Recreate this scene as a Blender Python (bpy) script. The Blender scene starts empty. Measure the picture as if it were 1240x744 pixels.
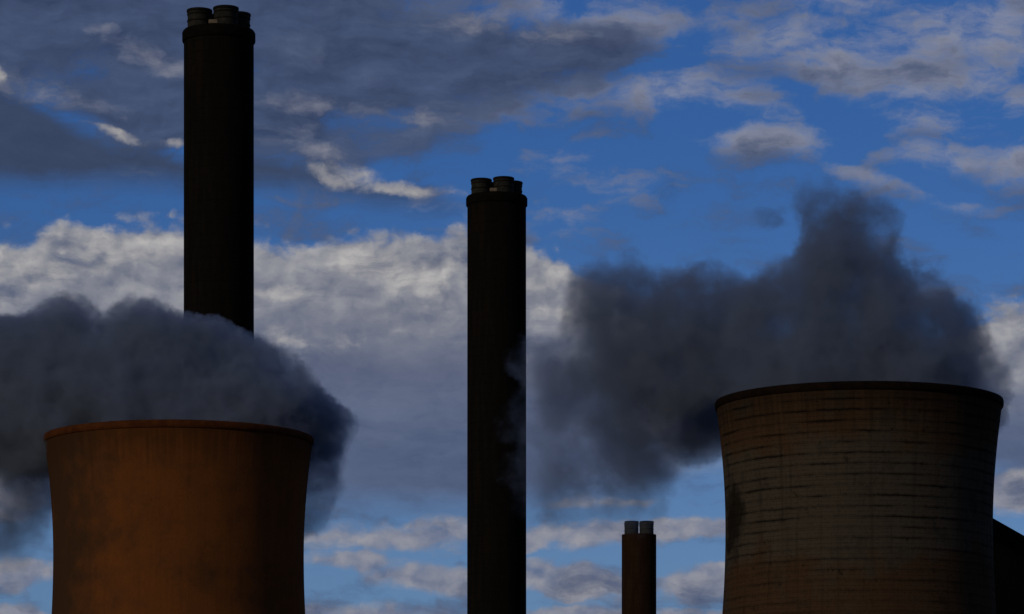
import bpy, bmesh, math, random
from mathutils import Vector

R = math.radians
sc = bpy.context.scene
col = sc.collection

# ------------------------------------------------------------------ camera
F = 5000.0                      # focal length in photograph pixels (1240 wide): a long lens
HORIZON = 1180.0                # the horizon lies below the picture's lower edge
cam_d = bpy.data.cameras.new('camera')
cam = bpy.data.objects.new('camera', cam_d)
col.objects.link(cam)
cam.location = (0, 0, 2)
cam.rotation_euler = (R(90), 0, 0)
cam_d.sensor_width = 36
cam_d.lens = 36 * F / 1240
cam_d.shift_y = (HORIZON - 372) / 1240      # rising front: verticals stay parallel
cam_d.clip_start = 1
cam_d.clip_end = 60000
sc.camera = cam

# ------------------------------------------------------------------ exposure and render settings
EXPOSURE = -1.8
SKY_STRENGTH = 0.10
sc.view_settings.view_transform = 'Standard'
sc.view_settings.look = 'None'
sc.view_settings.exposure = EXPOSURE
sc.view_settings.gamma = 1
sc.view_settings.use_curve_mapping = False
sc.render.engine = 'CYCLES'
sc.cycles.max_bounces = 6
sc.cycles.volume_bounces = 2
sc.cycles.volume_max_steps = 256
sc.cycles.use_denoising = True
sc.cycles.use_adaptive_sampling = True

# ------------------------------------------------------------------ sun
SUN_AZ, SUN_EL = 224.0, 17.0     # behind the camera, over the left shoulder
sd = Vector((math.sin(R(SUN_AZ)) * math.cos(R(SUN_EL)), math.cos(R(SUN_AZ)) * math.cos(R(SUN_EL)), math.sin(R(SUN_EL))))
sun_d = bpy.data.lights.new('sun', 'SUN')
sun_d.energy = 2.0
sun_d.angle = R(0.5)
sun_d.color = (1.0, 0.80, 0.58)
sun = bpy.data.objects.new('sun', sun_d)
sun.rotation_euler = (-sd).to_track_quat('-Z', 'Y').to_euler()
col.objects.link(sun)


# ------------------------------------------------------------------ small node language
class G:
    """Builds math nodes in a shader or geometry node tree."""
    def __init__(s, nt):
        s.nt = nt

    def new(s, t):
        return s.nt.nodes.new(t)

    def put(s, inp, v):
        if v is None:
            return
        if isinstance(v, bpy.types.NodeSocket):
            s.nt.links.new(v, inp)
        else:
            inp.default_value = v

    def m(s, op, a, b=None, c=None, clamp=False):
        n = s.new('ShaderNodeMath'); n.operation = op; n.use_clamp = clamp
        s.put(n.inputs[0], a); s.put(n.inputs[1], b)
        if c is not None: s.put(n.inputs[2], c)
        return n.outputs[0]

    def add(s, a, b): return s.m('ADD', a, b)
    def sub(s, a, b): return s.m('SUBTRACT', a, b)
    def mul(s, a, b): return s.m('MULTIPLY', a, b)
    def div(s, a, b): return s.m('DIVIDE', a, b)
    def mad(s, a, b, c): return s.m('MULTIPLY_ADD', a, b, c)

    def v(s, op, a, b=None, scale=None):
        n = s.new('ShaderNodeVectorMath'); n.operation = op
        s.put(n.inputs[0], a)
        if b is not None: s.put(n.inputs[1], b)
        if scale is not None: s.put(n.inputs['Scale'], scale)
        return n.outputs['Value'] if op in ('LENGTH', 'DOT_PRODUCT', 'DISTANCE') else n.outputs[0]

    def xyz(s, a):
        n = s.new('ShaderNodeSeparateXYZ'); s.put(n.inputs[0], a)
        return n.outputs

    def comb(s, x, y, z):
        n = s.new('ShaderNodeCombineXYZ')
        s.put(n.inputs[0], x); s.put(n.inputs[1], y); s.put(n.inputs[2], z)
        return n.outputs[0]

    def noise(s, vec, scale=1.0, detail=4.0, rough=0.55, lac=2.0, dist=0.0, dims='3D', color=False):
        n = s.new('ShaderNodeTexNoise'); n.noise_dimensions = dims
        s.put(n.inputs['Vector'], vec)
        s.put(n.inputs['Scale'], scale); s.put(n.inputs['Detail'], detail)
        s.put(n.inputs['Roughness'], rough); s.put(n.inputs['Lacunarity'], lac); s.put(n.inputs['Distortion'], dist)
        return n.outputs['Color'] if color else n.outputs[0]

    def step(s, x, lo, hi, smooth=True, to0=0.0, to1=1.0):
        n = s.new('ShaderNodeMapRange')
        n.interpolation_type = 'SMOOTHSTEP' if smooth else 'LINEAR'
        s.put(n.inputs['Value'], x)
        s.put(n.inputs['From Min'], lo); s.put(n.inputs['From Max'], hi)
        s.put(n.inputs['To Min'], to0); s.put(n.inputs['To Max'], to1)
        return n.outputs[0]

    def mix(s, f, a, b, blend='MIX'):
        n = s.new('ShaderNodeMix'); n.data_type = 'RGBA'; n.blend_type = blend
        s.put(n.inputs[0], f)
        for i, q in ((6, a), (7, b)):
            if isinstance(q, tuple): q = (*q[:3], 1)
            s.put(n.inputs[i], q)
        return n.outputs[2]

    def curve(s, x, pts, xmax):
        """A piecewise curve y(x); pts are (x, y) in the same units."""
        n = s.new('ShaderNodeFloatCurve')
        lo = min(p[1] for p in pts); hi = max(p[1] for p in pts)
        cu = n.mapping.curves[0]
        n.mapping.use_clip = False
        while len(cu.points) < len(pts): cu.points.new(0.5, 0.5)
        for p, (a, b) in zip(cu.points, pts):
            p.location = (a / xmax, (b - lo) / max(hi - lo, 1e-6)); p.handle_type = 'AUTO'
        n.mapping.update()
        s.put(n.inputs['Value'], s.m('DIVIDE', x, xmax, clamp=True))
        return s.mad(n.outputs[0], hi - lo, lo)


def lin(r, g, b):
    f = lambda c: c / 12.92 if c <= 0.04045 else ((c + 0.055) / 1.055) ** 2.4
    return tuple(f(c / 255) for c in (r, g, b))


# ------------------------------------------------------------------ world: clear sky seen through broken cloud
world = bpy.data.worlds.new('World')
sc.world = world
world.use_nodes = True
nt = world.node_tree
nt.nodes.clear()
g = G(nt)
K = 1.0 / (2 ** EXPOSURE * SKY_STRENGTH)          # cloud radiance is written as seen at this exposure


def cl(r, gg, b):
    return tuple(c * K for c in lin(r, gg, b))


direction = g.new('ShaderNodeTexCoord').outputs['Generated']
dx, dy, dz = g.xyz(direction)
az = g.m('ARCTAN2', dx, dy)                        # 0 to the north, the way the camera looks
hyp = g.m('SQRT', g.add(g.mul(dx, dx), g.mul(dy, dy)))
el = g.div(dz, g.m('MAXIMUM', hyp, 0.02))
U = g.mad(az, F / 100, 6.2)                        # compass bearing, in hundredths of the focal length
V = g.mad(el, -F / 100, HORIZON / 100)             # height above the horizon, downwards
p = g.comb(U, V, 0.0)

sky = g.new('ShaderNodeTexSky')
sky.sky_type = 'NISHITA'
sky.sun_disc = False
sky.sun_elevation = R(SUN_EL)
sky.sun_rotation = R(SUN_AZ)
sky.altitude = 600
sky.air_density = 1.0
sky.dust_density = 0.2
sky.ozone_density = 3.0
base = g.mix(1.0, sky.outputs[0], (0.80, 1.38, 2.36), 'MULTIPLY')
# deeper blue higher up, paler low down
base = g.mix(1.0, base, g.mix(g.step(V, 1.0, 7.4), (0.75, 0.80, 0.86), (1.35, 0.98, 0.86)), 'MULTIPLY')

# domain warp and cloud texture
w1 = g.v('SUBTRACT', g.noise(p, 0.8, 6, 0.58, color=True), (0.5, 0.5, 0.5))
pw = g.v('ADD', p, g.v('MULTIPLY', w1, (1.1, 0.55, 0.0)))
pn = g.v('MULTIPLY', pw, (0.8, 1.5, 1.0))
A = g.noise(pn, 1.15, 10, 0.60)
A2 = g.noise(g.v('ADD', pn, (-0.09, -0.16, 0.0)), 1.15, 8, 0.60)
relief = g.sub(A, A2)                              # > 0 on the sides turned to the light
Ac = g.sub(A, 0.5)
Sc = g.sub(g.noise(g.v('MULTIPLY', pw, (0.5, 2.0, 1.0)), 1.3, 9, 0.62), 0.5)    # streaky
# puffy texture for the cumulus
wc = g.v('SUBTRACT', g.noise(p, 2.6, 5, 0.6, color=True), (0.5, 0.5, 0.5))
pc = g.v('MULTIPLY', g.v('ADD', p, g.v('MULTIPLY', wc, (0.42, 0.30, 0.0))), (1.0, 1.35, 1.0))


def puff(vec):
    n = g.new('ShaderNodeTexVoronoi'); n.feature = 'SMOOTH_F1'; n.voronoi_dimensions = '2D'
    g.put(n.inputs['Vector'], vec)
    n.inputs['Scale'].default_value = 1.5; n.inputs['Detail'].default_value = 4.0
    n.inputs['Roughness'].default_value = 0.46; n.inputs['Smoothness'].default_value = 0.35
    n.normalize = True
    return g.sub(1.0, n.outputs['Distance'])


P1 = puff(pc)
P2 = puff(g.v('ADD', pc, (-0.10, -0.16, 0.0)))
prel = g.sub(P1, P2)


def blobs(items, vec=None):
    vec = vec or pw
    tot = None
    for i, it in enumerate(items):
        if i and i % 6 == 0:        # ties each handful to the one before, which keeps the shader's stack small
            vec = g.v('ADD', vec, g.comb(g.mul(tot, 1e-6), 0.0, 0.0))
        x, y, rx, ry = it[:4]
        ang = it[4] if len(it) > 4 else 0.0
        amp = it[5] if len(it) > 5 else 1.0
        mp = g.new('ShaderNodeMapping'); mp.vector_type = 'TEXTURE'
        g.put(mp.inputs['Vector'], vec)
        mp.inputs['Location'].default_value = (x, y, 0)
        mp.inputs['Rotation'].default_value = (0, 0, R(ang))
        mp.inputs['Scale'].default_value = (rx, ry, 1)
        d = g.v('LENGTH', mp.outputs[0])
        f = g.step(d, 1.9, 0.0, True, 0.0, amp)
        tot = f if tot is None else g.m('MAXIMUM', tot, f)
    return tot


def over(under, colour, alpha):
    return g.mix(alpha, under, colour)


def tone(dark, light, k, centre=0.5, extra=None, rel=None):
    """Cloud colour from relief: dark where the mass turns from the light."""
    t = g.mad(rel or relief, k, centre)
    if extra is not None: t = g.add(t, extra)
    return g.mix(g.m('ADD', t, 0.0, clamp=True), dark, light)


c = base
# thin pale clouds, upper right and across the middle
HIGH = [(11.2, 0.75, 1.7, 0.8, 10, .78), (8.6, 0.3, 1.2, 0.3, -6, .5), (10.3, 0.85, 0.95, 0.36, 12), (11.3, 1.1, 1.2, 0.50, 8), (11.9, 0.45, 1.4, 0.60, 0), (9.5, 0.45, 0.8, 0.26, -8),
        (7.4, 0.35, 1.0, 0.34, -5), (6.6, 0.1, 0.9, 0.25, 0, .8), (8.2, 1.15, 1.1, 0.28, 4), (7.0, 1.05, 0.9, 0.26, 0, .9), (9.0, 1.35, .8, .18, 12, .8),
        (9.3, 1.72, 0.9, 0.20, 3), (11.7, 1.95, 0.9, 0.18, 0, .95), (12.3, 2.0, 0.5, 0.25, 0), (10.6, 2.2, 0.6, 0.12, 22, .8), (11.4, 2.5, 0.6, 0.1, 8, .7),
        (12.3, 1.3, 0.25, 0.25, 0), (11.0, 1.5, .9, .18, 5, .8), (6.9, 2.0, 0.7, 0.25, 0, .6), (7.4, 2.3, 0.7, 0.25, 0, .55),
        (4.9, 0.1, 1.0, 0.25, 0, .8), (10.4, 0.1, 1.0, 0.18, 0, .8), (3.9, 0.7, 0.8, 0.25, 0, .75), (5.9, 1.35, .9, .2, 0, .75), (5.6, 2.6, 0.8, 0.25, 0, .6), (6.8, 2.7, 0.6, 0.25, 0, .6)]
hc = blobs(HIGH)
ha = g.step(g.add(g.mad(Ac, 3.0, g.mul(Sc, 1.8)), hc), 0.20, 1.30, True, 0, 0.88)
c = over(c, tone(cl(102, 114, 142), cl(158, 158, 168), 2.2, 0.52), ha)

# the big bank of cumulus behind the chimneys
top = g.curve(U, [(0, 2.95), (0.5, 2.88), (1.0, 2.70), (1.5, 2.76), (2.2, 2.78), (3.1, 2.82), (3.7, 2.92), (4.2, 2.80), (4.8, 2.88),
                  (5.4, 2.80), (5.7, 2.86), (6.4, 3.06), (6.9, 3.16), (7.4, 3.5), (8.2, 4.6), (8.8, 5.2), (9.6, 5.5), (10.5, 5.1), (11.4, 4.2), (11.9, 3.78), (12.4, 3.75)], 12.4)
depth = g.sub(g.add(V, g.add(g.mul(g.sub(P1, 0.62), 0.75), g.mul(Ac, 0.55))), top)
bot = g.curve(U, [(0, 6.3), (3.5, 6.2), (5.6, 6.2), (7.0, 6.1), (8.0, 5.9), (9.0, 5.6), (11, 5.7), (12.4, 6.2)], 12.4)
ba = g.mul(g.step(depth, -0.02, 0.20), g.step(g.sub(g.add(V, g.mul(Sc, 0.8)), bot), 0.25, -0.45))
shade = g.step(g.add(depth, g.add(g.mul(Sc, 1.2), g.mul(prel, -0.8))), 0.35, 1.7)
lit_b = tone(cl(102, 108, 126), cl(164, 164, 168), 2.0, 0.55, g.mul(Ac, 1.0), prel)
deep_b = g.mix(g.step(V, 3.8, 5.6), tone(cl(86, 95, 120), cl(124, 127, 142), 1.6, 0.40, g.mul(Sc, 1.6)), tone(cl(76, 90, 120), cl(98, 110, 138), 1.2, 0.42, g.mul(Sc, 2.0)))
c = over(c, g.mix(shade, lit_b, deep_b), ba)
# brighter heads standing in the bank
HEADS = [(5.1, 3.5, 0.6, 0.34, 10), (4.5, 3.15, 0.45, 0.24), (3.35, 3.52, 0.40, 0.11), (3.4, 4.15, 0.30, 0.15, 10), (6.75, 3.45, 0.40, 0.42), (4.55, 4.05, 0.45, 0.11, -10, .7), (1.5, 3.1, 1.0, 0.34), (0.3, 3.3, .6, .35)]
hb = blobs(HEADS)
ha2 = g.mul(g.mul(g.step(hb, 0.05, 0.4), g.step(g.add(g.mul(prel, 1.2), g.mad(Ac, 2.4, hb)), 0.30, 1.1, True, 0, 0.9)), ba)
c = over(c, tone(cl(116, 120, 133), cl(186, 183, 181), 2.2, 0.54, g.mul(Ac, 1.0), prel), ha2)

# low strips of cloud near the bottom of the picture
LOW = [(4.75, 6.55, 1.2, 0.20, 2), (5.3, 6.5, 0.5, 0.24), (6.9, 6.5, 1.0, 0.18), (8.3, 6.42, 0.9, 0.13), (7.3, 6.1, .9, .10, 0, .8),
       (4.3, 6.80, 0.8, 0.16, 3), (5.2, 7.0, 0.8, 0.17, 5), (6.85, 7.0, 0.75, 0.22, 8), (8.35, 7.0, 0.7, 0.22, -4), (8.6, 6.86, .4, .1),
       (4.6, 7.48, 1.1, 0.15), (6.9, 7.45, 0.6, 0.10), (8.4, 7.5, 0.7, 0.11), (0.2, 6.95, 0.6, 0.22), (0.1, 7.5, 0.7, 0.16), (0.1, 6.0, .6, .35), (12.3, 6.0, 0.5, 0.22)]
lb = blobs(LOW)
la = g.mul(g.step(lb, 0.04, 0.3), g.step(g.add(g.mul(g.sub(P1, .6), .7), g.mad(Ac, 1.9, lb)), 0.34, 0.86, True, 0, 0.93))
c = over(c, tone(cl(98, 109, 136), cl(152, 151, 158), 2.4, 0.52, g.mul(Ac, 1.2), prel), la)

# dark stratus in the upper left
wt = g.curve(U, [(0, 1.05), (0.5, 1.25), (1.0, 1.52), (1.7, 1.80), (2.4, 1.82), (3.1, 1.84), (3.7, 1.95), (4.4, 2.12), (5.3, 2.30), (6.0, 2.6), (6.4, 3.2), (12.4, 3.3)], 12.4)
Vd = g.add(V, g.mad(Ac, 0.55, g.mul(Sc, 0.35)))
wb = g.curve(U, [(0, 2.32), (2.0, 2.30), (3.0, 2.32), (4.2, 2.44), (5.0, 2.52), (5.7, 2.50), (6.5, 2.4), (12.4, 2.2)], 12.4)
wa = g.mul(g.step(g.sub(Vd, wt), -0.08, 0.24), g.step(g.sub(Vd, wb), 0.16, -0.30))
DARK = [(0.6, 0.2, 2.4, 0.8, 0), (2.6, 0.3, 2.4, 0.9, 0), (4.4, 0.6, 1.7, 0.5, 4), (5.8, 0.75, 1.5, 0.36, 2), (6.9, 0.62, 0.8, 0.28, 0), (4.0, 1.05, 1.8, 0.4, 4, .85), (2.9, 1.25, 1.8, 0.55, 10, .85), (1.7, 1.3, 1.1, .45, 20, .85)]
da = g.step(g.add(g.mul(Sc, 1.2), g.mad(Ac, 1.8, blobs(DARK))), -0.08, 0.55, True, 0, 0.95)
dcol = tone(cl(54, 65, 92), cl(78, 93, 124), 1.6, 0.40, g.mul(Sc, 1.6))
c = over(c, dcol, da)
c = over(c, tone(cl(52, 63, 88), cl(64, 78, 105), 1.2, 0.4, g.mul(Sc, 0.8)), g.mul(wa, 0.97))
# pale rags on the dark cloud
RAG = [(1.7, 0.66, 0.65, 0.20, 18), (0.45, 1.15, 0.9, 0.18, 12, .9), (3.9, 1.28, 1.0, 0.14, 6), (4.7, 1.35, 0.7, 0.15, 0), (3.5, 1.63, 0.45, 0.15, 0, .8), (3.8, 1.82, .5, .14, 8, .75),
       (5.8, 0.22, 0.7, 0.18, 0, .7), (6.6, 0.38, .6, .16, 0, .8), (4.2, 1.48, .7, .13, 0, .7)]
rb = blobs(RAG)
ra = g.mul(g.step(rb, 0.04, 0.4), g.step(g.add(g.mul(Sc, 1.2), g.mad(Ac, 2.6, rb)), 0.30, 1.3, True, 0, 0.8))
c = over(c, tone(cl(78, 90, 118), cl(138, 138, 148), 3.0, 0.42), ra)
EDGE = [(1.32, 1.64, 0.32, 0.08, 16, .85), (2.12, 1.80, 0.2, 0.07, 10), (4.35, 2.12, 0.36, 0.17, 8), (4.0, 2.14, 0.3, 0.10, 20), (4.9, 2.31, 0.7, 0.09, 10), (0.02, 0.98, .14, .08, 20)]
eb = blobs(EDGE)
ea = g.mul(g.step(eb, 0.08, 0.45), g.step(g.add(g.mul(prel, 0.8), g.mad(Ac, 2.2, eb)), 0.30, 1.1, True, 0, 0.9))
c = over(c, tone(cl(112, 116, 132), cl(178, 174, 170), 2.4, 0.45, g.mul(Ac, 1.2), prel), ea)

# the rest of the sky: unseen dark cloud added overhead and behind the camera to cut the fill
ov = g.noise(g.v('MULTIPLY', direction, (1, 1, 2.5)), 2.2, 5, 0.55)
ovc = g.mix(ov, cl(24, 30, 44), cl(66, 80, 110))
away = g.m('MAXIMUM', g.step(g.m('ABSOLUTE', az), 0.4, 1.1), g.step(el, 0.6, 1.3))
c = over(c, ovc, g.mul(away, 0.96))

bg = g.new('ShaderNodeBackground')
g.put(bg.inputs['Color'], c)
bg.inputs['Strength'].default_value = SKY_STRENGTH
wo = g.new('ShaderNodeOutputWorld')
nt.links.new(bg.outputs[0], wo.inputs['Surface'])


# ------------------------------------------------------------------ materials
def material(name):
    m = bpy.data.materials.new(name)
    m.use_nodes = True
    t = m.node_tree
    t.nodes.clear()
    return m, G(t)


def finish(g, colour, rough=0.9, bump=None, bump_strength=0.3, bump_dist=0.1):
    b = g.new('ShaderNodeBsdfPrincipled')
    g.put(b.inputs['Base Color'], (*colour, 1) if isinstance(colour, tuple) else colour)
    g.put(b.inputs['Roughness'], rough)
    b.inputs['Specular IOR Level'].default_value = 0.03
    if bump is not None:
        bn = g.new('ShaderNodeBump')
        bn.inputs['Strength'].default_value = bump_strength
        bn.inputs['Distance'].default_value = bump_dist
        g.put(bn.inputs['Height'], bump)
        g.nt.links.new(bn.outputs[0], b.inputs['Normal'])
    o = g.new('ShaderNodeOutputMaterial')
    g.nt.links.new(b.outputs[0], o.inputs['Surface'])


def cyl_coords(g):
    """Object space as (arc length, height): for streaks and lift lines round a shell."""
    pos = g.new('ShaderNodeTexCoord').outputs['Object']
    x, y, z = g.xyz(pos)
    a = g.m('ARCTAN2', x, g.mul(y, -1.0))
    return pos, a, z


def tower_material(name, main, grey, dark, lifts, seed):
    m, g = material(name)
    pos, a, z = cyl_coords(g)
    arc = g.mul(a, 31.0)
    big = g.noise(g.v('ADD', pos, (seed, 0, 0)), 0.035, 5, 0.6)
    streak = g.noise(g.comb(arc, g.mul(z, 0.035), seed), 0.7, 6, 0.65)
    fine = g.noise(g.comb(arc, g.mul(z, 0.02), seed + 4), 3.0, 3, 0.6)
    cloud = g.noise(g.comb(arc, z, seed + 9), 0.16, 6, 0.62)
    grain = g.noise(pos, 1.6, 5, 0.6)
    mott = g.mad(g.sub(big, .5), 1.6, cloud)
    if lifts:
        # a pale grey belt of weathering between two brown ones
        belt = g.mul(g.step(z, 122.0, 112.0), g.step(z, 90.0, 97.0))
        mott = g.add(mott, g.mad(belt, 0.42, -0.16))
    else:
        # left side greyed, its darkening also paints the light's falloff; right of the middle is the rustiest
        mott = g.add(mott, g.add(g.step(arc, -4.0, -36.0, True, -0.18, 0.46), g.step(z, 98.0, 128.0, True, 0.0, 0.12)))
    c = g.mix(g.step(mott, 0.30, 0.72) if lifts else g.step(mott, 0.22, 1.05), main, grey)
    c = g.mix(g.step(streak, 0.46, 0.80, True, 0, 0.50 if lifts else 0.24), c, dark)
    c = g.mix(g.step(fine, 0.5, 0.8, True, 0, 0.22), c, dark)
    c = g.mix(g.step(grain, 0.45, 0.8, True, 0, 0.28), c, dark)
    c = g.mix(g.step(cloud, 0.52, 0.74, True, 0, 0.45 if lifts else 0.05), c, dark)
    # runs of soot and rust down from the rim
    run = g.noise(g.comb(arc, g.mul(z, 0.01), seed + 2), 0.9, 5, 0.72)
    drop = g.mad(run, -22.0, 129.5)
    c = g.mix(g.mul(g.step(z, drop, g.add(drop, 11.0)), 0.55), c, dark)
    height = g.mul(grain, 0.4)
    if lifts:
        wob = g.mul(g.sub(g.noise(g.comb(g.mul(arc, 0.6), g.mul(z, 0.4), 2.0), 0.3, 5, .6), 0.5), 0.6)
        zz = g.div(g.add(z, wob), 2.3)
        fr = g.m('FRACT', zz)
        idx = g.m('FLOOR', zz)
        dist = g.m('ABSOLUTE', g.sub(fr, 0.5))
        # every joint shows faintly; soot gathers along some of them for long stretches
        wn = g.noise(g.comb(g.mul(arc, 0.07), g.mul(g.m('ROUND', zz), 7.31), seed), 1.0, 5, 0.62)
        soot = g.mul(g.step(wn, 0.38, 0.62), g.step(z, 88.0, 104.0, True, 0.45, 1.0))
        wide = g.mad(g.noise(g.comb(arc, z, seed + 3), 1.1, 5, 0.7), -0.34, g.mad(soot, -0.07, 0.56))
        line = g.step(dist, wide, 0.495)
        c = g.mix(g.mul(line, g.mad(soot, 0.74, 0.20)), c, dark)
        f2 = g.m('ABSOLUTE', g.sub(g.m('FRACT', g.mad(zz, 3.0, 0.5)), 0.5))
        c = g.mix(g.mul(g.step(f2, 0.30, 0.49), g.step(grain, 0.35, 0.65, True, 0.08, 0.42)), c, dark)
        # thin drips hanging under the sootiest joints
        dn = g.noise(g.comb(arc, g.mul(idx, 3.7), seed + 1), 2.6, 3, 0.6)
        ln = g.mul(g.step(dn, 0.45, 0.75), 0.75)
        wn2 = g.noise(g.comb(g.mul(arc, 0.07), g.mul(g.add(idx, 1.0), 7.31), seed), 1.0, 5, 0.62)
        drip = g.mul(g.step(fr, g.sub(1.0, ln), 1.0), g.step(wn2, 0.50, 0.70))
        c = g.mix(g.mul(drip, 0.8), c, dark)
        # one big black patch on the weather side, and smaller blotches
        px = g.div(g.add(arc, 40.0), 7.0)
        pz = g.div(g.sub(z, 103.0), 9.0)
        pd = g.m('SQRT', g.add(g.mul(px, px), g.mul(pz, pz)))
        pd = g.mad(g.sub(cloud, 0.5), 2.2, pd)
        c = g.mix(g.step(pd, 1.15, 0.55, True, 0, 0.8), c, dark)
        bl = g.noise(g.comb(arc, z, seed + 12), 0.42, 4, 0.6)
        c = g.mix(g.step(bl, 0.62, 0.72, True, 0, 0.6), c, dark)
        height = g.mad(line, -0.6, height)
    finish(g, c, 0.92, height, 0.5, 0.15)
    return m


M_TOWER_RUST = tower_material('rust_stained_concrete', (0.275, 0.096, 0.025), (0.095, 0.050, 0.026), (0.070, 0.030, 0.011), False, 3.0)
M_TOWER_GREY = tower_material('weathered_lift_concrete', (0.108, 0.064, 0.033), (0.108, 0.090, 0.063), (0.011, 0.009, 0.007), True, 21.0)


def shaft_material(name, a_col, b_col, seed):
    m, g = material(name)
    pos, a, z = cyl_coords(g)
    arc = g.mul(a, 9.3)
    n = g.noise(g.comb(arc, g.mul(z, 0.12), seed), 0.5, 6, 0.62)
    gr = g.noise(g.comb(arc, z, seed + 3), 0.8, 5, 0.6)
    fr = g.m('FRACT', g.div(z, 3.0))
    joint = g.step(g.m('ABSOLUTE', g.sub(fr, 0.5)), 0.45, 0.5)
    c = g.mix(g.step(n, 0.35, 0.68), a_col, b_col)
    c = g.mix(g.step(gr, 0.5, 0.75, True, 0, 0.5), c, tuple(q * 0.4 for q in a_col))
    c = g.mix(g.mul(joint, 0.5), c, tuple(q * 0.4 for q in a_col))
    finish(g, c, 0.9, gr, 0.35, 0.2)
    return m


M_SHADED = shaft_material('cloud_shaded_concrete', (0.011, 0.010, 0.008), (0.017, 0.014, 0.010), 2.0)  # cloud shadow on the shafts, put into a near-black colour
M_BROWN = shaft_material('brown_concrete', (0.036, 0.018, 0.010), (0.050, 0.028, 0.015), 7.0)


def plain(name, a_col, b_col, scale, rough=0.85):
    m, g = material(name)
    pos = g.new('ShaderNodeTexCoord').outputs['Object']
    n = g.noise(pos, scale, 6, 0.62)
    finish(g, g.mix(g.step(n, 0.32, 0.7), a_col, b_col), rough, n, 0.3, 0.1)
    return m


M_CAP = plain('cloud_shaded_cap', (0.007, 0.006, 0.005), (0.013, 0.011, 0.008), 0.6)  # same painted cloud shadow as the shafts
M_FLUE = plain('flue_steel', (0.030, 0.031, 0.026), (0.060, 0.058, 0.048), 0.7, 0.6)
M_FLUE_FAR = plain('pale_flue_steel', (0.045, 0.050, 0.046), (0.075, 0.078, 0.070), 0.7, 0.6)
M_BAND = plain('flue_band_steel', (0.012, 0.012, 0.010), (0.024, 0.022, 0.018), 1.0, 0.6)
M_LIGHT_SPOT = plain('pale_light_spot', (0.22, 0.18, 0.12), (0.34, 0.28, 0.19), 1.0)  # pale tone that paints a lit patch between the flues
M_RIM = plain('dark_rim_concrete', (0.010, 0.007, 0.005), (0.022, 0.013, 0.008), 0.5)
M_RIM_RUST = plain('rust_rim_concrete', (0.09, 0.028, 0.010), (0.15, 0.05, 0.014), 0.5)
M_ROOF = plain('black_roof_sheet', (0.006, 0.006, 0.006), (0.012, 0.011, 0.010), 0.4)


def ground_material():
    m, g = material('dry_grass_ground')
    pos = g.new('ShaderNodeTexCoord').outputs['Object']
    n = g.noise(pos, 0.02, 8, 0.6)
    n2 = g.noise(pos, 0.8, 5, 0.6)
    c = g.mix(n, (0.035, 0.045, 0.018), (0.075, 0.065, 0.035))
    c = g.mix(g.mul(n2, 0.5), c, (0.03, 0.03, 0.018))
    finish(g, c, 0.95, n2, 0.4, 0.2)
    return m


def wall_material():
    m, g = material('ribbed_wall_sheet')
    pos = g.new('ShaderNodeTexCoord').outputs['Object']
    x, y, z = g.xyz(pos)
    rib = g.m('SINE', g.mul(g.add(x, y), 5.2))
    n = g.noise(g.v('MULTIPLY', pos, (1, 1, 0.15)), 0.3, 6, 0.6)
    c = g.mix(g.step(n, 0.35, 0.7), (0.034, 0.028, 0.010), (0.048, 0.037, 0.014))
    finish(g, c, 0.8, rib, 0.3, 0.1)
    return m


# ------------------------------------------------------------------ mesh helpers
def obj(name, bm, mat, parent=None, smooth=True):
    me = bpy.data.meshes.new(name)
    bm.normal_update()
    bm.to_mesh(me)
    bm.free()
    me.materials.append(mat)
    if smooth:
        for q in me.polygons: q.use_smooth = True
    o = bpy.data.objects.new(name, me)
    col.objects.link(o)
    if parent: o.parent = parent
    return o


def sharp(o, deg=35):
    """Keep hard edges hard on a smooth-shaded mesh."""
    bm = bmesh.new(); bm.from_mesh(o.data)
    for e in bm.edges:
        if len(e.link_faces) == 2 and e.calc_face_angle() > R(deg): e.smooth = False
    bm.to_mesh(o.data); bm.free()
    return o


def lathe(bm, profile, seg, loc=(0, 0, 0), closed=True):
    """Turn a closed (r, z) outline round the vertical axis."""
    rings = []
    for r, z in profile:
        rings.append([bm.verts.new((loc[0] + r * math.cos(2 * math.pi * k / seg), loc[1] + r * math.sin(2 * math.pi * k / seg), loc[2] + z)) for k in range(seg)])
    n = len(rings)
    for i in range(n if closed else n - 1):
        a, b = rings[i], rings[(i + 1) % n]
        for k in range(seg):
            bm.faces.new((a[k], a[(k + 1) % seg], b[(k + 1) % seg], b[k]))
    bmesh.ops.recalc_face_normals(bm, faces=bm.faces)
    return rings


def lathe_solid(bm, profile, seg, loc=(0, 0, 0)):
    """As lathe, with the two ends capped."""
    rings = lathe(bm, profile, seg, loc, False)
    bm.faces.new(list(reversed(rings[0]))); bm.faces.new(rings[-1])
    bmesh.ops.recalc_face_normals(bm, faces=bm.faces)


def add_box(bm, c, s):
    r = bmesh.ops.create_cube(bm, size=1)
    for v in r['verts']:
        v.co = Vector((c[0] + v.co.x * s[0], c[1] + v.co.y * s[1], c[2] + v.co.z * s[2]))
    return r['verts']


def thing(name, label, cat, loc, group=None):
    o = bpy.data.objects.new(name, None)
    col.objects.link(o)
    o.location = loc
    o['label'] = label
    o['category'] = cat
    if group: o['group'] = group
    return o


# ------------------------------------------------------------------ ground
bm = bmesh.new()
q = 30000
vs = [bm.verts.new(v) for v in ((-q, -q, 0), (q, -q, 0), (q, q, 0), (-q, q, 0))]
bm.faces.new(vs)
ground = obj('ground', bm, ground_material(), smooth=False)
ground['kind'] = 'structure'

# ------------------------------------------------------------------ cooling towers
RIM_Z, RIM_R = 129.8, 32.0


def radius(z):
    d = z - (RIM_Z - 28.0)
    c_ = 72.0 if d > 0 else 88.0
    return 0.932 * RIM_R * math.sqrt(1 + (d / c_) ** 2)


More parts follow.
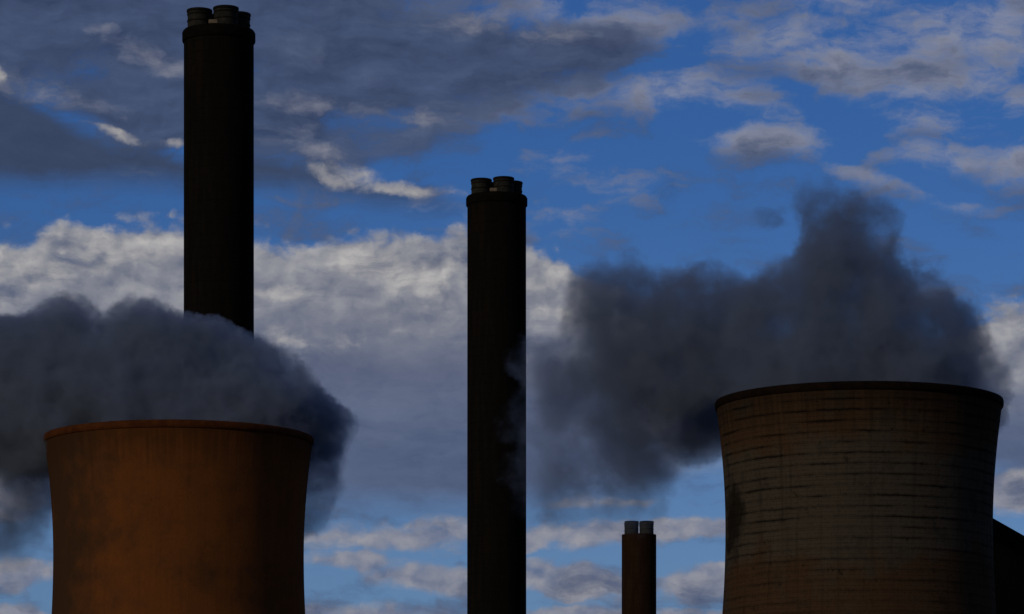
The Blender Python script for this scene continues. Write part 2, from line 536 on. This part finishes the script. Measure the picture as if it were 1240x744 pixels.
def cooling_tower(label, loc, mat, rim_mat):
    t = thing('cooling_tower', label, 'cooling tower', loc, 'cooling towers of the power station')
    bm = bmesh.new()
    zs = [RIM_Z * k / 90 for k in range(91)]
    outer = [(radius(z), z) for z in zs]
    inner = [(radius(z) - 0.5 - 0.6 * (1 - z / RIM_Z), z) for z in reversed(zs)]
    lathe(bm, outer + inner, 192)
    sharp(obj('shell', bm, mat, t))
    r = radius(RIM_Z)
    bm = bmesh.new()
    z0 = RIM_Z - 1.0
    lathe(bm, [(r - 0.75, z0 + 1.003), (r + 0.02, z0 - 0.35), (r + 0.16, z0 - 0.15), (r + 0.24, z0 + 0.3), (r + 0.22, z0 + 0.9), (r + 0.06, z0 + 1.32), (r - 0.3, z0 + 1.45), (r - 0.75, z0 + 1.35)], 192)
    sharp(obj('rim', bm, rim_mat, t), 60)
    return t


def place(px, dist):
    return ((px - 620) / F * dist, dist, 0)


TL, TR = place(216.5, 986), place(1040, 924)
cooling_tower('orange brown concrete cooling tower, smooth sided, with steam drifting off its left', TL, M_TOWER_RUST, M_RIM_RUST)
cooling_tower('darker weathered cooling tower ringed with horizontal lift lines, beside the black roofed building', TR, M_TOWER_GREY, M_RIM)


# ------------------------------------------------------------------ chimneys
def chimney(label, loc, shaft_r, top, mat, flue_mat, flue_r, spots, flue_h, ring):
    t = thing('chimney', label, 'chimney', loc, 'tall chimneys of the power station')
    bm = bmesh.new()
    zs = [top * k / 60 for k in range(61)]
    lathe_solid(bm, [(shaft_r * (1 + 0.012 * (1 - z / top)), z) for z in zs], 96)
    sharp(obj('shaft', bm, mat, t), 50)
    zt = top
    if ring:
        bm = bmesh.new()
        r0 = shaft_r + 0.02
        lathe(bm, [(r0 - 1.2, top - 3.0), (r0 + 0.30, top - 3.0), (r0 + 0.42, top - 2.7), (r0 + 0.42, top - 0.7), (r0 + 0.2, top - 0.25), (r0 - 0.25, top + 0.05), (r0 - 1.2, top + 0.05)], 96)
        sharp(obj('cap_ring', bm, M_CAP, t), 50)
        bm = bmesh.new()
        add_box(bm, (-0.9, -6.6, top + 0.95), (2.6, 1.2, 1.1))
        bmesh.ops.bevel(bm, geom=bm.edges[:], offset=0.15, segments=2, affect='EDGES')
        obj('light_spot_box', bm, M_LIGHT_SPOT, t, False)  # box added only to show a spot of light between the flues
    for x, y in spots:
        bm = bmesh.new()
        h = flue_h
        lathe(bm, [(flue_r - 0.5, zt - 0.5), (flue_r - 0.1, zt - 0.5), (flue_r - 0.1, zt + h * 0.72), (flue_r - 0.02, zt + h * 0.74), (flue_r - 0.02, zt + h - 0.2), (flue_r - 0.5, zt + h - 0.2)], 48, (x, y, 0))
        f = sharp(obj('flue', bm, flue_mat, t), 40)
        for k, zz in enumerate((h * 0.36, h * 0.70)):
            bm = bmesh.new()
            lathe(bm, [(flue_r - 0.12, zt + zz), (flue_r + 0.04, zt + zz), (flue_r + 0.04, zt + zz + 0.3), (flue_r - 0.12, zt + zz + 0.3)], 48, (x, y, 0))
            sharp(obj('band', bm, M_BAND, f), 40)
        bm = bmesh.new()
        lathe(bm, [(flue_r - 0.6, zt + h - 0.75), (flue_r + 0.10, zt + h - 0.75), (flue_r + 0.16, zt + h - 0.5), (flue_r + 0.10, zt + h - 0.1), (flue_r - 0.1, zt + h), (flue_r - 0.6, zt + h)], 48, (x, y, 0))
        sharp(obj('lip', bm, M_BAND, f), 40)
    return t


def top_of(py, dist):
    return (HORIZON - py) / F * dist + 2


QUAD = [(-4.9, -2.2), (2.2, -4.9), (4.9, 2.2), (-2.2, 4.9)]
chimney('tallest looking black chimney with four flues, rising behind the orange brown tower', place(265, 1086), 9.18, top_of(38, 1086), M_SHADED, M_FLUE, 3.25, QUAD, 5.1, True)
chimney('black chimney with four flues standing alone in the middle, right down to the bottom edge', place(601.5, 1315), 9.35, top_of(238.5, 1315), M_SHADED, M_FLUE, 3.25, QUAD, 5.1, True)
chimney('small distant brown chimney with pale grey flues, just left of the ringed tower', place(773.8, 2331), 9.75, top_of(648, 2331), M_BROWN, M_FLUE_FAR, 3.95, [(-4.25, -4.0), (4.25, -4.0), (-4.25, 4.0), (4.25, 4.0)], 7.2, False)


# ------------------------------------------------------------------ building behind the ringed tower
def building():
    D = 1040.0
    hx = lambda px: (px - 620) / F * D
    hz = lambda py: (HORIZON - py) / F * D + 2
    rx, rz = hx(1150), hz(598)
    half = hx(1345) - rx
    ez = rz - half * 0.565
    t = thing('boiler_house', 'dark gabled building with a black roof edge, behind the right side of the ringed tower', 'building', (rx, D, 0))
    bm = bmesh.new()
    dep = 70.0
    out = [(-half + 3, 0), (half - 3, 0), (half - 3, ez), (0, rz - 2.2), (-half + 3, ez)]
    f0 = [bm.verts.new((x, 1.2, z)) for x, z in out]
    f1 = [bm.verts.new((x, dep - 1.2, z)) for x, z in out]
    bm.faces.new(f0); bm.faces.new(list(reversed(f1)))
    for k in range(5):
        bm.faces.new((f0[k], f0[(k + 1) % 5], f1[(k + 1) % 5], f1[k]))
    bmesh.ops.recalc_face_normals(bm, faces=bm.faces)
    obj('wall', bm, wall_material(), t, False)
    bm = bmesh.new()
    th = 4.4
    out = [(-half, ez - 0.565 * 0), (0, rz), (half, ez), (half, ez - th), (0, rz - th), (-half, ez - th)]
    f0 = [bm.verts.new((x, 0, z)) for x, z in out]
    f1 = [bm.verts.new((x, 1.0, z)) for x, z in out]
    for f in (f0, list(reversed(f1))):
        bm.faces.new((f[0], f[1], f[4], f[5]) if f is f0 else (f[5], f[4], f[1], f[0]))
    bm.faces.new((f0[1], f0[2], f0[3], f0[4])); bm.faces.new((f1[4], f1[3], f1[2], f1[1]))
    for k in range(6):
        bm.faces.new((f0[k], f0[(k + 1) % 6], f1[(k + 1) % 6], f1[k]))
    bmesh.ops.recalc_face_normals(bm, faces=bm.faces)
    obj('verge', bm, M_ROOF, t, False)
    bm = bmesh.new()
    out = [(-half, ez - 0.02), (0, rz - 0.02), (half, ez - 0.02), (half, ez - 0.9), (0, rz - 0.9), (-half, ez - 0.9)]
    f0 = [bm.verts.new((x, 1.05, z)) for x, z in out]
    f1 = [bm.verts.new((x, dep, z)) for x, z in out]
    bm.faces.new((f0[0], f0[1], f0[4], f0[5])); bm.faces.new((f0[1], f0[2], f0[3], f0[4]))
    bm.faces.new((f1[5], f1[4], f1[1], f1[0])); bm.faces.new((f1[4], f1[3], f1[2], f1[1]))
    for k in range(6):
        bm.faces.new((f0[k], f0[(k + 1) % 6], f1[(k + 1) % 6], f1[k]))
    bmesh.ops.recalc_face_normals(bm, faces=bm.faces)
    obj('roof', bm, M_ROOF, t, False)


building()


# ------------------------------------------------------------------ steam
def plume_field(g, pos, puffs, warp, seed, shader=False):
    """Sum of soft puffs seen through two scales of ruffling noise; the steam fills it where it is above zero."""
    ps = g.v('ADD', pos, (seed, seed * 0.7, 0))
    n1 = g.v('SUBTRACT', g.noise(ps, 1 / 26.0, 2, 0.5, color=True), (0.5, 0.5, 0.5))
    n2 = g.v('SUBTRACT', g.noise(ps, 1 / 9.0, 7, 0.74, color=True), (0.5, 0.5, 0.5))
    q = g.v('ADD', pos, g.v('SCALE', n1, scale=warp[0]))
    q = g.v('ADD', q, g.v('SCALE', n2, scale=warp[1]))
    tot = None
    for i, (x, y, z, r) in enumerate(puffs):
        if shader and i and i % 6 == 0:
            q = g.v('ADD', q, g.comb(g.mul(tot, 1e-6), 0.0, 0.0))
        d = g.v('DISTANCE', q, (x, y, z))
        k = g.step(d, 1.45 * r, 0.15 * r)
        tot = k if tot is None else g.add(tot, k)
    return g.sub(tot, 0.40)


def hull(name, puffs, voxel, warp, seed):
    """The outline of a plume: puffs joined and ruffled by noise, turned into one closed mesh."""
    ng = bpy.data.node_groups.new('puffs', 'GeometryNodeTree')
    ng.interface.new_socket('Geometry', in_out='OUTPUT', socket_type='NodeSocketGeometry')
    g = G(ng)
    f = plume_field(g, g.new('GeometryNodeInputPosition').outputs[0], puffs, warp, seed)
    lo = [min(c[i] - c[3] * 1.6 for c in puffs) for i in range(3)]
    hi = [max(c[i] + c[3] * 1.6 for c in puffs) for i in range(3)]
    vc = g.new('GeometryNodeVolumeCube')
    g.put(vc.inputs['Density'], f)
    vc.inputs['Background'].default_value = -0.4
    vc.inputs['Min'].default_value = lo
    vc.inputs['Max'].default_value = hi
    for i, ax in enumerate('XYZ'):
        vc.inputs['Resolution ' + ax].default_value = max(8, int((hi[i] - lo[i]) / voxel))
    vm = g.new('GeometryNodeVolumeToMesh')
    ng.links.new(vc.outputs[0], vm.inputs['Volume'])
    vm.inputs['Threshold'].default_value = 0.0
    go = g.new('NodeGroupOutput')
    ng.links.new(vm.outputs[0], go.inputs[0])
    tmp_me = bpy.data.meshes.new('tmp')
    tmp = bpy.data.objects.new('tmp', tmp_me)
    col.objects.link(tmp)
    md = tmp.modifiers.new('puffs', 'NODES')
    md.node_group = ng
    dg = bpy.context.evaluated_depsgraph_get()
    dg.update()
    me = bpy.data.meshes.new_from_object(tmp.evaluated_get(dg))
    bpy.data.objects.remove(tmp); bpy.data.meshes.remove(tmp_me); bpy.data.node_groups.remove(ng)
    me.name = name
    return me


def steam_material(name, puffs, warp, seed, peak, thin, edge, cores, colour, fade):
    """Uneven grey steam: dense round its cores, thin and ragged away from them."""
    m, g = material(name)
    pos = g.new('ShaderNodeTexCoord').outputs['Object']
    f = g.step(plume_field(g, pos, puffs, warp, seed, True), 0.0, edge)
    n = g.noise(g.v('ADD', pos, (seed, 0, 0)), 1 / 12.0, 5, 0.66)
    tot = None
    for (x, y, z, r, amp) in cores:
        k = g.step(g.v('DISTANCE', pos, (x, y, z)), 1.5 * r, 0.4 * r, True, 0.0, amp)
        tot = k if tot is None else g.m('MAXIMUM', tot, k)
    dens = g.mul(g.mad(tot, peak - thin, thin), f)
    dens = g.mul(dens, g.step(n, 0.36, 0.62, True, 0.20, 1.45))
    if fade:        # torn to thin wisps downwind
        far = g.step(g.xyz(pos)[0], fade[1], fade[0])
        dens = g.mul(dens, g.mix(far, (1, 1, 1), g.step(g.noise(g.v('ADD', pos, (0, 0, seed)), 1 / 6.0, 5, 0.7), 0.44, 0.66, True, 0.03, 0.75)))
    v = g.new('ShaderNodeVolumePrincipled')
    v.inputs['Color'].default_value = (*colour, 1)
    v.inputs['Anisotropy'].default_value = 0.2
    g.put(v.inputs['Density'], dens)
    o = g.new('ShaderNodeOutputMaterial')
    g.nt.links.new(v.outputs[0], o.inputs['Volume'])
    return m


def plume(label, tower, cx, rim_y, scale, puffs, cores, voxel, warp, seed, peak, thin, edge, colour, fade=None):
    conv = lambda L, n=0: [((q[0] - cx) * scale, q[3], (rim_y - q[1]) * scale, q[2] * scale) + ((q[4] if len(q) > 4 else 1.0,) if n else ()) for q in L]
    me = hull('steam_plume', conv(puffs), voxel, warp, seed)
    mt = steam_material('steam', conv(puffs), warp, seed, peak, thin, edge, conv(cores, 1), colour, fade and [(q - cx) * scale for q in fade])
    me.materials.clear()
    me.materials.append(mt)
    o = bpy.data.objects.new('steam_plume', me)
    o.location = (tower[0], tower[1], RIM_Z)
    col.objects.link(o)
    o['label'] = label
    o['category'] = 'steam plume'
    o['group'] = 'steam plumes from the cooling towers'
    return o


# (photo bearing, height, size, metres behind the tower's axis)
LEFT = [(216, 520, 110, 0), (130, 480, 95, 0), (300, 485, 80, 0), (50, 475, 100, 8), (-50, 470, 115, 12), (-160, 480, 120, 16),
        (82, 388, 40, 4), (162, 388, 42, 0), (60, 425, 50, 4), (225, 428, 52, 0), (190, 440, 55, 0), (300, 445, 48, 2), (265, 425, 38, 0), (5, 415, 46, 8), (-70, 400, 60, 12),
        (350, 495, 62, 4), (385, 515, 46, 8), (380, 560, 46, 18), (366, 600, 34, 22), (345, 600, 45, 30), (0, 545, 55, 25), (-60, 570, 60, 25),
        (25, 585, 46, 25), (5, 640, 44, 25), (-50, 640, 60, 25), (405, 500, 24, 6)]
LEFT_CORE = [(200, 470, 200, 0), (0, 440, 105, 8), (340, 495, 90, 6), (370, 560, 50, 14, 0.35), (-150, 440, 140, 10), (-10, 590, 60, 25, 0.22)]
plume('dense blue grey steam plume pouring off the orange brown cooling tower', TL, 216.5, 530, 986 / F, LEFT, LEFT_CORE, 0.7, (9.0, 13.0), 5.0, 0.40, 0.035, 0.34, (0.575, 0.68, 0.84))
RIGHT = [(1040, 475, 120, 0), (960, 445, 95, 0), (1110, 450, 95, 0), (1165, 455, 62, 2), (1190, 480, 42, 8), (1202, 505, 30, 14), (1205, 470, 30, 10), (1040, 390, 95, 0), (1000, 330, 60, 0),
         (984, 236, 42, 0), (1054, 262, 40, 0), (1010, 285, 42, 0), (1020, 310, 55, 0), (1120, 385, 58, 2), (1172, 400, 40, 4), (880, 410, 85, 14), (800, 400, 90, 18), (850, 345, 46, 12),
         (760, 345, 52, 16), (712, 380, 60, 16), (930, 365, 50, 4), (890, 480, 62, 40), (800, 480, 85, 30), (845, 498, 46, 38), (720, 470, 80, 22), (672, 440, 52, 20), (632, 415, 30, 20), (622, 490, 34, 20), (618, 550, 24, 20), (690, 530, 60, 20),
         (770, 550, 62, 22), (928, 266, 22, 0), (700, 590, 46, 20), (780, 605, 44, 20), (655, 585, 38, 20), (805, 225, 24, 4)]
RIGHT_CORE = [(1040, 440, 165, 0), (930, 430, 135, 6), (1025, 305, 80, 0), (820, 400, 105, 16), (880, 475, 70, 36), (745, 375, 60, 16), (690, 440, 70, 20, 0.32), (770, 500, 80, 25, 0.36), (700, 540, 70, 20, 0.12)]
plume('ragged dark grey steam plume trailing from the ringed cooling tower towards the middle chimney', TR, 1040, 488, 924 / F, RIGHT, RIGHT_CORE, 0.7, (10.0, 16.0), 17.0, 0.26, 0.045, 0.36, (0.575, 0.68, 0.84), (622, 680))
